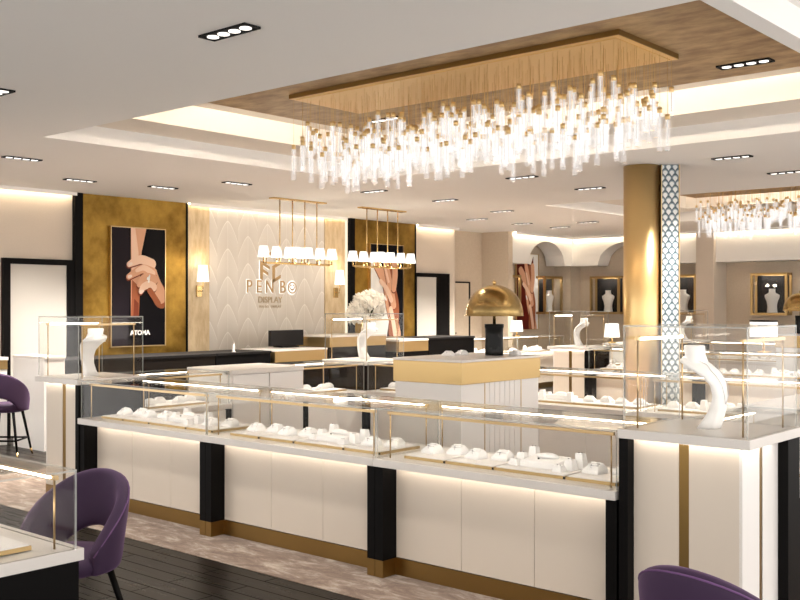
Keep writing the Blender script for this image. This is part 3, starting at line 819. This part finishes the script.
def front_bust():
    t = thing('necklace_bust', 'x', 'jewellery display')
    prof = [(0,.09,.05),(.02,.085,.05),(.10,.075,.045),(.17,.09,.05),(.23,.12,.055),(.265,.125,.05),(.285,.085,.05),(.30,.055,.048),(.34,.05,.045),(.36,.056,.05)]
    rings = []
    for z, a, b in prof:
        rings.append([(a*math.cos(q), b*math.sin(q), z) for q in [2*PI*j/20 for j in range(20)]])
    obj('bust', MB().loft(rings), 'bust', t)
    obj('bust_base', MB().lathe([(.07,0),(.07,.012)], 0, 0, 20), 'bust', t, loc=(0,0,-.0))
    return t
CB = Proto(curved_bust()); FB = Proto(front_bust())

# ------------------------------------------------------------------ ring 1
CT = Proto(counter()); HC = Proto(counter(.90, npan=2)); PD = Proto(podium()); WC = Proto(white_cabinet())
XL, XR, YF, YB = -7.80, -1.73, 4.35, 8.35
W_ = .65
def mirror_podium():
    t = copy_tree(PDM_SRC); return t
def ring(dy, nm, parts):
    g = 'glass display counters'
    front = [XL+.651+L0*k for k in range(3)]
    sd = ('left','middle','right')
    if 'front' in parts:
        for k, x in enumerate(front):
            CT.put((x,YF+dy-.01,0), 0, '%s glass topped counter of the %s row' % (sd[k], nm+' front'), g)
            fill((x,YF+dy-.01,0), 0, '%s %s front case' % (sd[k], nm), lite=dy > 0)
    if 'back' in parts:
        for k, x in enumerate(front):
            CT.put((x+L0,YB+dy,0), PI, '%s glass topped counter of the %s row' % (sd[k], nm+' back'), g)
            fill((x+L0,YB+dy,0), PI, '%s %s back case' % (sd[k], nm), lite=True)
    # left side runs along Y at X XL..XL+.66 ; customers outside (-x): local front (y=0) faces -x -> rz = -90deg, local x runs to -Y
    for k, side in enumerate(('left','right')):
        if side not in parts: continue
        for j, yy in enumerate((YF+W_, YB-W_-.90)):
            if side == 'left':
                loc, rz = (XL,yy+dy+.90,0), -PI/2
            else:
                loc, rz = (XR,yy+dy,0), PI/2
            HC.put(loc, rz, 'short glass topped counter on the %s side of the %s ring, %s podium' % (side, nm, ('after front','before back')[j]), g)
            fill(loc, rz, '%s short case %s %s side' % (('front','rear')[j], nm, side), which=(0,1), lite=True)
        y0 = YF+W_+.90; Lc = YB-W_-.90-y0
        if side == 'left': o = WC.put((XL,y0+dy+Lc,0), -PI/2, 'plain white cabinet in the %s side of the %s ring' % (side, nm), 'white cabinets')
        else: o = WC.put((XR,y0+dy,0), PI/2, 'plain white cabinet in the %s side of the %s ring' % (side, nm), 'white cabinets')
        o.scale = (Lc/.90,1,1)
    for key, loc, rz, sx, lab in (('pfr',(XR-W_,YF+dy-.01,0),0,1,'tall white podium case at the near right corner of the %s ring'),
                                  ('pfl',(XL+W_,YF+dy-.01,0),0,-1,'tall white podium case at the left front corner of the %s ring'),
                                  ('pbl',(XL+W_,YB+dy,0),PI,1,'tall white podium case at the back left corner of the %s ring'),
                                  ('pbr',(XR-W_,YB+dy,0),PI,-1,'tall white podium case at the back right corner of the %s ring')):
        if key not in parts: continue
        o = PD.put(loc, rz, lab % nm, 'corner podium cases')
        o.scale = (sx,1,1)
ring(0, 'near', ('front','back','left','right','pfr','pfl','pbl'))
ring(7.85, 'far', ('front','back','left','pfl','pbl'))
CB.put((-2.06,4.66,1.0), .0, 'white curved necklace bust with a thin chain in the near right podium', 'necklace busts')
CB.put((-7.47,4.66,1.0), PI, 'white curved necklace bust in the left front podium by the gold panel', 'necklace busts')
CB.put((-7.47,8.03,1.0), PI, 'white curved necklace bust in the podium below the white flowers', 'necklace busts')
CB.put((-7.45,12.5,1.0), PI, 'white curved necklace bust in the far ring podium right of the dome lamp', 'necklace busts')
CB.put((-7.45,15.9,1.0), PI, 'white curved necklace bust beside the gold column, far back podium', 'necklace busts')

# near counter at lower left
CT.put((-3.345,2.06,0), PI, 'near glass topped counter with black end panel at lower left corner', 'glass display counters')
w = .304
tray(.305).put((-3.60,1.72,TOP), PI, 'gilt rimmed white tray in the near lower left counter', 'jewellery trays')
RP.put((-3.67,1.76,TOP+.021), PI, 'white ring pad cut by the left edge in the near counter', 'ring pads in the cases')

# ------------------------------------------------------------------ islands with dome lamps
def island():
    t = thing('island_cabinet', 'x', 'cabinet')
    w, d = .66, 1.04
    obj('cabinet_body', MB().box(.012,w-.012,.012,d-.012,.10,1.01), 'whitelac', t)
    obj('plinth', MB().box(.03,w-.03,.03,d-.03,0,.10), 'plinth', t)
    obj('brass_band', MB().box(0,w,0,d,1.01,1.172), 'goldband', t, .002)
    obj('island_top', MB().box(-.004,w+.004,-.004,d+.004,1.172,1.19), 'slab', t, .002)
    for y in (.30,.78): obj('brass_seam', MB().box(w-.014,w-.009,y-.004,y+.004,.10,1.01), 'goldrail', t)
    m = MB()
    for k in range(6): m.box(w-.013,w-.007,.36+k*.066,.36+k*.066+.05,.10,1.01)
    obj('fluted_panel', m, 'whitelac', t)
    return t
IS = Proto(island())
IS.put((-5.10,5.80,0), 0, 'white island cabinet with broad brass band inside the near ring', 'brass banded islands')
IS.put((-5.10,5.80+7.85,0), 0, 'white island cabinet with broad brass band in the far ring', 'brass banded islands')
def dome_lamp():
    t = thing('dome_lamp', 'x', 'table lamp')
    n = 36
    rr = []
    for r, z in ((.072,0),(.072,.03),(.070,.15),(.071,.215),(.076,.225),(.076,.25)):
        rr.append([((r*(1+.06*math.cos(3*q)))*math.cos(q), (r*(1+.06*math.cos(3*q)))*math.sin(q), z) for q in [2*PI*k/n for k in range(n)]])
    obj('lamp_base', MB().loft(rr), 'marble', t)
    obj('stem', MB().cyl(0,0,.25,.56,.013,14), 'gold', t)
    prof = [(.232*math.cos(a),.322+.245*math.sin(a)) for a in [PI/2*k/14 for k in range(14)]]+[(.004,.567)]
    inner = [(r*.97,z-.004) for r, z in prof][::-1]
    obj('dome_shade', MB().lathe([(.235,.315)]+prof, 0, 0, 40, cap=False).lathe(inner+[(.229,.315)], 0, 0, 40, cap=False), 'dome', t)
    obj('finial', MB().lathe([(.004,.56),(.014,.572),(.017,.582),(.012,.594),(.002,.6)], 0, 0, 16), 'gold', t)
    obj('bulb', MB().lathe([(.004,.36),(.03,.38),(.035,.41),(.02,.44),(.006,.45)], 0, 0, 14), 'shade', t)
    return t
DLP = Proto(dome_lamp())
DLP.put((-4.70,6.57,1.19), 0, 'gold dome table lamp with black marble base on the near island', 'dome lamps')
DLP.put((-4.93,14.15,1.19), 0, 'gold dome table lamp cut by the right edge on the far island', 'dome lamps')
RP.put((-4.92,6.25,1.19), .3, 'white ring pad on the near island, left of the dome lamp', 'ring pads in the cases').scale = (.75,.75,.6)
RP.put((-4.94,6.45,1.19), -.3, 'white ring pad on the near island, close behind the left pad', 'ring pads in the cases').scale = (.75,.75,.6)
RP.put((-4.60,6.72,1.19), .1, 'white ring pad on the near island, right of the dome lamp', 'ring pads in the cases').scale = (.75,.75,.6)

# ------------------------------------------------------------------ gold and tiled column
t = thing('round_column', 'tall gold half round column with a scale tiled side strip', 'column', (-4.83,9.31,0))
RC = .18
obj('gold_shaft', MB().lathe([(RC,0),(RC,CZ)], 0, 0, 48), 'goldcol', t)
# tiled slab on the right side of the column, facing the camera side
ang = math.radians(40.94)
tp = obj('tile_panel', MB().box(.182,.348,-.10,.14,0,CZ), 'teal', t); tp.rotation_euler = (0,0,ang-.05)
m = MB()
pw_, ph_ = .066, .112
tx0, tx1 = .182, .348
def disc(xc, zc, r, y, mi, poly=None):
    p = poly or [(xc+r*math.cos(q), zc+r*math.sin(q)) for q in [2*PI*k/16 for k in range(16)]]
    p = [(min(max(a,tx0),tx1),min(max(z,0),CZ)) for a, z in p]
    if max(a for a, z in p)-min(a for a, z in p) < .003: return
    m.add([(a,y,z) for a, z in p], [tuple(range(len(p)))], mi)
for r in range(54):
    for cidx in range(-1,4):
        xc = tx0+pw_*(cidx+.5)+(pw_/2 if r % 2 else 0); zc = .02+r*ph_/2; yb = -.101-.00022*(54-r)
        disc(xc, zc, .034, yb, 2)
        disc(xc, zc-.007, .030, yb-.00006, 0)
        disc(xc, zc, 0, yb-.00012, 1, [(xc+.022*math.cos(q), zc-.010+.022*math.sin(q)) for q in [PI*k/8 for k in range(9)]]+[(xc-.011,zc-.032),(xc-.009,zc-.06),(xc+.009,zc-.06),(xc+.011,zc-.032)])
o = obj('scale_tiles', m, ['tealmid','tilew','teal'], tp)
o2 = obj('brass_edge', MB().box(.348,.358,-.114,.14,0,CZ).box(.172,.182,-.114,.0,0,CZ), 'goldrail', tp)

# ------------------------------------------------------------------ service counters along the logo wall
def bar(label, ya, yb, zt, sections, name='service_counter', xf=-10.05, xb=-10.75, group='service counters'):
    t = thing(name, label, 'counter', (xb,ya,0), 0, group)
    Lx = xf-xb; Ly = yb-ya
    for nm, z0, z1, mt, over in sections:
        obj(nm, MB().box(-over,Lx+over,0,Ly,z0,z1), mt, t, .002)
    return t
bar('white end of the service counter behind the purple bar stool', 5.71, 5.96, 1.02, [('counter_body',0,1.0,'whitelac',-.02),('counter_top',1.0,1.03,'slab',0)])
struct_black = bar('long smoked brown service counter behind the left podium', 5.97, 8.05, .98, [('counter_body',0,.95,'smoke',-.02),('counter_top',.95,.98,'blackmat',0)])
bar('black service counter in front of the feather panel', 8.07, 8.98, .98, [('counter_body',0,.95,'black',-.02),('counter_top',.95,.98,'blackmat',0)])
bar('white topped service counter with brass front below the shop logo', 9.05, 10.03, 1.0, [('counter_body',0,.82,'black',-.02),('brass_front',.82,.965,'goldband',-.01),('counter_top',.965,.99,'slab',0)])
bar('taller white topped service counter with brass band behind the flower podium', 10.08, 11.28, 1.15, [('counter_body',0,.99,'black',-.02),('brass_front',.99,1.13,'goldband',-.01),('counter_top',1.13,1.155,'slab',0)])
bar('white topped service counter with brass front left of the dome lamp', 11.57, 12.28, 1.06, [('counter_body',0,.87,'black',-.02),('brass_front',.87,1.03,'goldband',-.01),('counter_top',1.03,1.06,'slab',0)])
bar('long black service counter ending near the taupe door', 12.30, 13.5, 1.07, [('counter_body',0,1.04,'black',-.02),('counter_top',1.04,1.07,'blackmat',0)])
bar('back counter with white top and brass band at the left edge', 3.6, 5.72, 1.0, [('counter_body',0,.86,'whitelac',-.03),('brass_front',.86,.965,'goldband',-.02),('counter_top',.965,1.0,'slab',0)], 'back_counter', -10.86, -11.36, None)
def till(label, x, y, z, w, h):
    t = thing('till_screen', label, 'till', (x,y,z), 0, None)
    obj('screen', MB().box(-.03,.03,-w/2,w/2,.02,h), 'dgrey', t, .004)
    obj('screen_foot', MB().box(-.10,.10,-w/4,w/4,0,.02), 'blackmat', t, .003)
till('charcoal till screen box on the counter below the logo, left of the flowers', -10.55, 9.70, .99, .62, .24)
o = obj('card_holder', MB().box(-.015,.015,-.02,.02,0,.012).box(-.004,.004,-.014,.014,.012,.11), 'slab'); o.location = (-10.15,8.42,.98)
tag(o, 'thin white card holder standing on the black service counter', 'card holder')

# wall row of cases near the far poster
for k in range(2):
    loc = (-10.42,13.75+.0+k*L0,0)
    CT.put(loc, PI/2, ('glass topped wall counter nearest the taupe door','glass topped wall counter below the far red poster')[k], 'glass display counters')
    fill(loc, PI/2, ('taupe door wall case','red poster wall case')[k], which=(0,2), lite=True)

# ------------------------------------------------------------------ pendants
def pendant(label, y):
    t = thing('linear_pendant', label, 'pendant light', (-9.9,y,CZ), 0, 'linear pendants over the service counter')
    obj('ceiling_plate', MB().box(-.05,.05,-.49,.49,-.02,0), 'gold', t, .003)
    for k in range(4):
        yy = -.34+.227*k
        r = obj('drop_rod', MB().cyl(0,yy,-.87,-.02,.008,8), 'gold', t)
        a = .235
        obj('cross_arm', MB().tube([(0,yy-a,-.80),(0,yy-a,-.855),(0,yy+a,-.855),(0,yy+a,-.80)], .008), 'gold', t)
        for s in (-1,1):
            off = .055*(1 if s > 0 else -1)
            obj('lamp_shade', MB().lathe([(.080,-.785),(.055,-.64)], off, yy+s*a, 18), 'shade', t)
            obj('candle_tube', MB().cyl(off,yy+s*a,-.86,-.70,.009,8).tube([(0,yy+s*a,-.855),(off,yy+s*a,-.855)], .007), 'gold', t)
    for dy in (-.25,.25):
        l = bpy.data.lights.new('pendant_bulb','POINT'); l.energy = 4.5; l.color = (1,.86,.68); l.shadow_soft_size = .05
        lo = bpy.data.objects.new('pendant_bulb', l); COL.objects.link(lo); lo.location = (-9.9,y+dy,2.08)
    obj('long_bar', MB().box(-.012,.012,-.58,.58,-.875,-.855), 'gold', t)
    return t
pendant('brass linear pendant with white shades in front of the shop logo', 9.33)
pendant('brass linear pendant with white shades in front of the second gold panel', 11.02)

# ------------------------------------------------------------------ flowers
t = thing('flower_arrangement', 'white flower arrangement in a vase on the service counter before the second gold panel', 'flowers', (-10.2,11.0,1.155))
obj('vase', MB().lathe([(.05,0),(.08,.04),(.085,.09),(.055,.15),(.06,.17)], 0, 0, 20), 'vase', t)
bl = MB()
for k in range(6):
    a = 2*PI*k/6
    r0 = [(0,0,0),(math.cos(a-.5)*.028,math.sin(a-.5)*.028,.012),(math.cos(a)*.05,math.sin(a)*.05,.004),(math.cos(a+.5)*.028,math.sin(a+.5)*.028,.012)]
    bl.add(r0, [(0,1,2,3)])
    r1 = [(0,0,.008),(math.cos(a+.1)*.018,math.sin(a+.1)*.018,.03),(math.cos(a+.5)*.03,math.sin(a+.5)*.03,.034),(math.cos(a+.9)*.018,math.sin(a+.9)*.018,.03)]
    bl.add(r1, [(0,1,2,3)])
bme = bl.mesh('blossom', 'petal')
cnt = 0
while cnt < 96:
    v = Vector((R.uniform(-1,1),R.uniform(-1,1),R.uniform(-.45,1)))
    if v.length > 1 or v.length < .72: continue
    o = link(bpy.data.objects.new('blossom', bme), t)
    o.location = (v.x*.20, v.y*.30, .36+v.z*.26+.05*v.y)
    o.rotation_euler = v.to_track_quat('Z','Y').to_euler(); s = R.uniform(1.5,2.3); o.scale = (s,s,s); cnt += 1
sm = MB()
for k in range(16):
    a = R.uniform(0,2*PI); r = R.uniform(.05,.2)
    sm.tube([(0,0,.12),(r*.4*math.cos(a),r*.7*math.sin(a),.24),(r*.8*math.cos(a),r*1.1*math.sin(a),.36)], .004, 5)
obj('stems', sm, 'leaf', t)
lf = MB()
for k in range(9):
    a = R.uniform(0,2*PI); z = R.uniform(.2,.5); r = .20; y = r*1.4*math.sin(a); x = r*math.cos(a)
    lf.add([(x,y,z),(x+.02,y+.02,z+.02),(x+.05*math.cos(a),y+.05*math.sin(a),z+.04),(x-.01,y+.02,z+.03)], [(0,1,2,3)])
o = obj('leaves', lf, 'leaf', t)

# ------------------------------------------------------------------ table lamps, showcases
def table_lamp(name='table_lamp'):
    t = thing(name, 'x', 'table lamp')
    obj('lamp_base', MB().cyl(0,0,0,.02,.06,18).cyl(0,0,.02,.10,.012,10), 'gold', t)
    obj('lamp_shade', MB().lathe([(.12,.09),(.10,.30)], 0, 0, 24), 'shade', t)
    return t
TL = Proto(table_lamp())
TL.put((-7.66,13.80,1.0), 0, 'small white shaded table lamp on the far ring left cabinet', 'small table lamps')
TL.put((-10.75,15.75,.99), 0, 'small white shaded table lamp on the wall case by the red poster', 'small table lamps')
t = thing('drum_lamp', 'white drum table lamp with black top rim on the far front row', 'table lamp', (-4.83,12.55,.99))
obj('lamp_base', MB().cyl(0,0,0,.02,.09,20).cyl(0,0,.02,.22,.015,10), 'gold', t)
obj('lamp_shade', MB().lathe([(.165,.20),(.165,.385)], 0, 0, 32), 'shade', t)
obj('top_rim', MB().lathe([(.168,.385),(.168,.405)], 0, 0, 32), 'blackmat', t)

def showcase(label, loc, rz, blabel):
    t = thing('wall_showcase', label, 'showcase', loc, rz, 'gold framed wall showcases')
    w, h, d = .69, .79, .26       # local: x 0..w, y 0 (front)..d back
    obj('back_board', MB().box(.02,w-.02,d-.02,d-.004,.02,h-.02), 'dgrey', t)
    m = MB(); f = .045
    for y0, y1 in ((0,f),(d-.03,d)):
        m.box(0,f,y0,y1,0,h).box(w-f,w,y0,y1,0,h).box(f,w-f,y0,y1,0,f).box(f,w-f,y0,y1,h-f,h)
    m.box(0,f,f,d-.03,0,f).box(w-f,w,f,d-.03,0,f).box(0,f,f,d-.03,h-f,h).box(w-f,w,f,d-.03,h-f,h).box(f,w-f,f,d-.03,0,.02).box(f,w-f,f,d-.03,h-.02,h)
    obj('brass_frame', m, 'goldband', t)
    obj('front_pane', MB().pane(f,w-f,.012,.018,f,h-f), ['glass','glassedge'], t)
    obj('case_light', MB().box(.12,w-.12,.10,.12,h-.027,h-.021), 'ledcase', t)
    p = Matrix.Translation(loc) @ Matrix.Rotation(rz,4,'Z') @ Vector((w/2+.02,.13,.045))
    FB.put(tuple(p), rz, blabel, 'white busts in wall showcases').scale = (1.15,1.15,1.25)
for k, x in enumerate((-7.42,-9.19,-10.86)):
    showcase(('gold framed wall showcase at the far right, right of the gold column','gold framed wall showcase just right of the tiled column strip','gold framed wall showcase left of the gold column')[k], (x,18.62,1.39), 0,
             ('white bust in the far right gold showcase','white bust in the gold showcase beside the tiled column strip','white bust in the gold showcase left of the gold column')[k])
showcase('gold framed wall showcase beside the far red poster', (-11.39,17.72,1.39), PI/2, 'white bust in the gold showcase beside the red poster')
showcase('gold framed wall showcase partly behind the gold dome lamp', (-11.39,16.16,1.39), PI/2, 'white bust in the gold showcase behind the dome lamp')

# ------------------------------------------------------------------ chairs
def shell_chair(name, seat_z, back_h, legs, foot_ring):
    t = thing(name, 'x', 'chair')
    # faces local +y
    N = 25
    outer = []; inner = []
    verts = []; faces = []
    rows = 7
    A = math.radians(112)
    def rim(s):        # s in -1..1 around the back
        a = abs(s)
        zt = back_h*(1-a**2.0*.88)
        zb = -.06+.15*max(0,1-(a/.50)**2)**.8 if a < .50 else -.06
        return seat_z+zb, seat_z+max(zt, zb+.05)
    V = []
    for i in range(N):
        s = -1+2*i/(N-1); th = s*A
        zb, zt = rim(s)
        for j in range(rows):
            f = j/(rows-1); z = zb+(zt-zb)*f
            flare = .212+.032*min(1,max(0,(z-seat_z+.06)/.30))
            V.append((flare*math.sin(th)*1.0, -flare*math.cos(th)*.98-.02*max(0,(z-seat_z))*2, z))
    F = []
    for i in range(N-1):
        for j in range(rows-1):
            F.append((i*rows+j,(i+1)*rows+j,(i+1)*rows+j+1,i*rows+j+1))
    m = MB(); m.add(V, F, 0, True)
    o = obj('backrest', m, 'velvet', t)
    sd = o.modifiers.new('thick','SOLIDIFY'); sd.thickness = .06; sd.offset = 0
    sb = o.modifiers.new('sub','SUBSURF'); sb.levels = 2; sb.render_levels = 2
    pipe = [V[i*rows+rows-1] for i in range(N)]
    pipe2 = [(x*1.10,y*1.10,z-.016) for x, y, z in pipe]
    obj('piping', MB().tube(pipe2, .0035, 6), 'velvetpipe', o)
    m = MB(); rings = []
    for r, z in ((.15,-.075),(.205,-.06),(.225,-.03),(.222,0),(.20,.018),(.12,.026)):
        rings.append([(r*math.cos(q)*1.0, r*math.sin(q)*1.05+.02, seat_z+z) for q in [2*PI*k/28 for k in range(28)]])
    m.loft(rings)
    obj('seat', m, 'velvet', t)
    for sx in (-1,1):
        for sy in (-1,1):
            l = obj('leg', MB().tube([(sx*.13,sy*.13,seat_z-.07),(sx*.20,sy*.20,.07)], [.017,.0125], 10), 'black', t)
            obj('leg_tip', MB().tube([(sx*.20,sy*.20,.07),(sx*.215,sy*.215,.0)], [.0125,.010], 10), 'gold' if foot_ring else 'black', l)
    if foot_ring:
        q = .175
        obj('foot_rest', MB().tube([(q,q,.19),(-q,q,.19)], .010).tube([(-q,q,.19),(-q,-q,.19)], .010).tube([(-q,-q,.19),(q,-q,.19)], .010).tube([(q,-q,.19),(q,q,.19)], .010), 'black', t)
    return t
CH = Proto(shell_chair('velvet_chair', .455, .362, None, False))
CH.put((-4.17,2.48,0), PI+.30, 'purple velvet shell chair beside the near lower left counter', 'purple velvet chairs')
CH.put((-1.30,3.08,0), -.12, 'purple velvet chair back rising at the bottom right edge', 'purple velvet chairs')
st = shell_chair('velvet_bar_stool', .56, .36, None, True)
st.scale = (.93,.93,.97); st.location = (-10.05,5.27,0); st.rotation_euler = (0,0,.7)
st['label'] = 'purple velvet bar stool with black legs before the white counter end at left'; st['category'] = 'bar stool'

# ------------------------------------------------------------------ rug
o = obj('rug', MB().box(-9.0,-.9,3.98,9.1,-.0035,0), 'rug'); tag(o, 'mottled beige and brown rug along the foot of the near counters', 'rug')
o = obj('rug', MB().box(-9.0,-.9,11.4,17.2,-.0035,0), 'rug'); tag(o, 'mottled beige rug under the far ring of counters', 'rug')
for o in list(COL.objects):     # things off the rugs stand on the timber floor
    if o.parent is None and 'category' in o and abs(o.location.z) < 1e-6 and o.type == 'EMPTY':
        x, y = o.location.x, o.location.y
        if not (-9 < x < -.9 and (3.9 < y < 9.05 or 11.5 < y < 17.2)): o.location.z = -.004

# ------------------------------------------------------------------ world / view
wd = bpy.data.worlds.new('world'); S.world = wd; wd.use_nodes = True
bg = wd.node_tree.nodes['Background']; bg.inputs[0].default_value = (1,.957,.915,1); bg.inputs[1].default_value = 1.3  # even warm-white ambient fill, added; comes in where no walls stand
S.view_settings.view_transform = 'Standard'; S.view_settings.look = 'None'; S.view_settings.gamma = 1; S.view_settings.use_curve_mapping = False
S.view_settings.exposure = 1.15
cy = S.cycles
cy.use_denoising = True
cy.max_bounces = 10; cy.diffuse_bounces = 4; cy.glossy_bounces = 4; cy.transmission_bounces = 6; cy.transparent_max_bounces = 40
cy.sample_clamp_indirect = 4; cy.sample_clamp_direct = 0; cy.caustics_reflective = False; cy.caustics_refractive = False
cy.use_light_tree = True
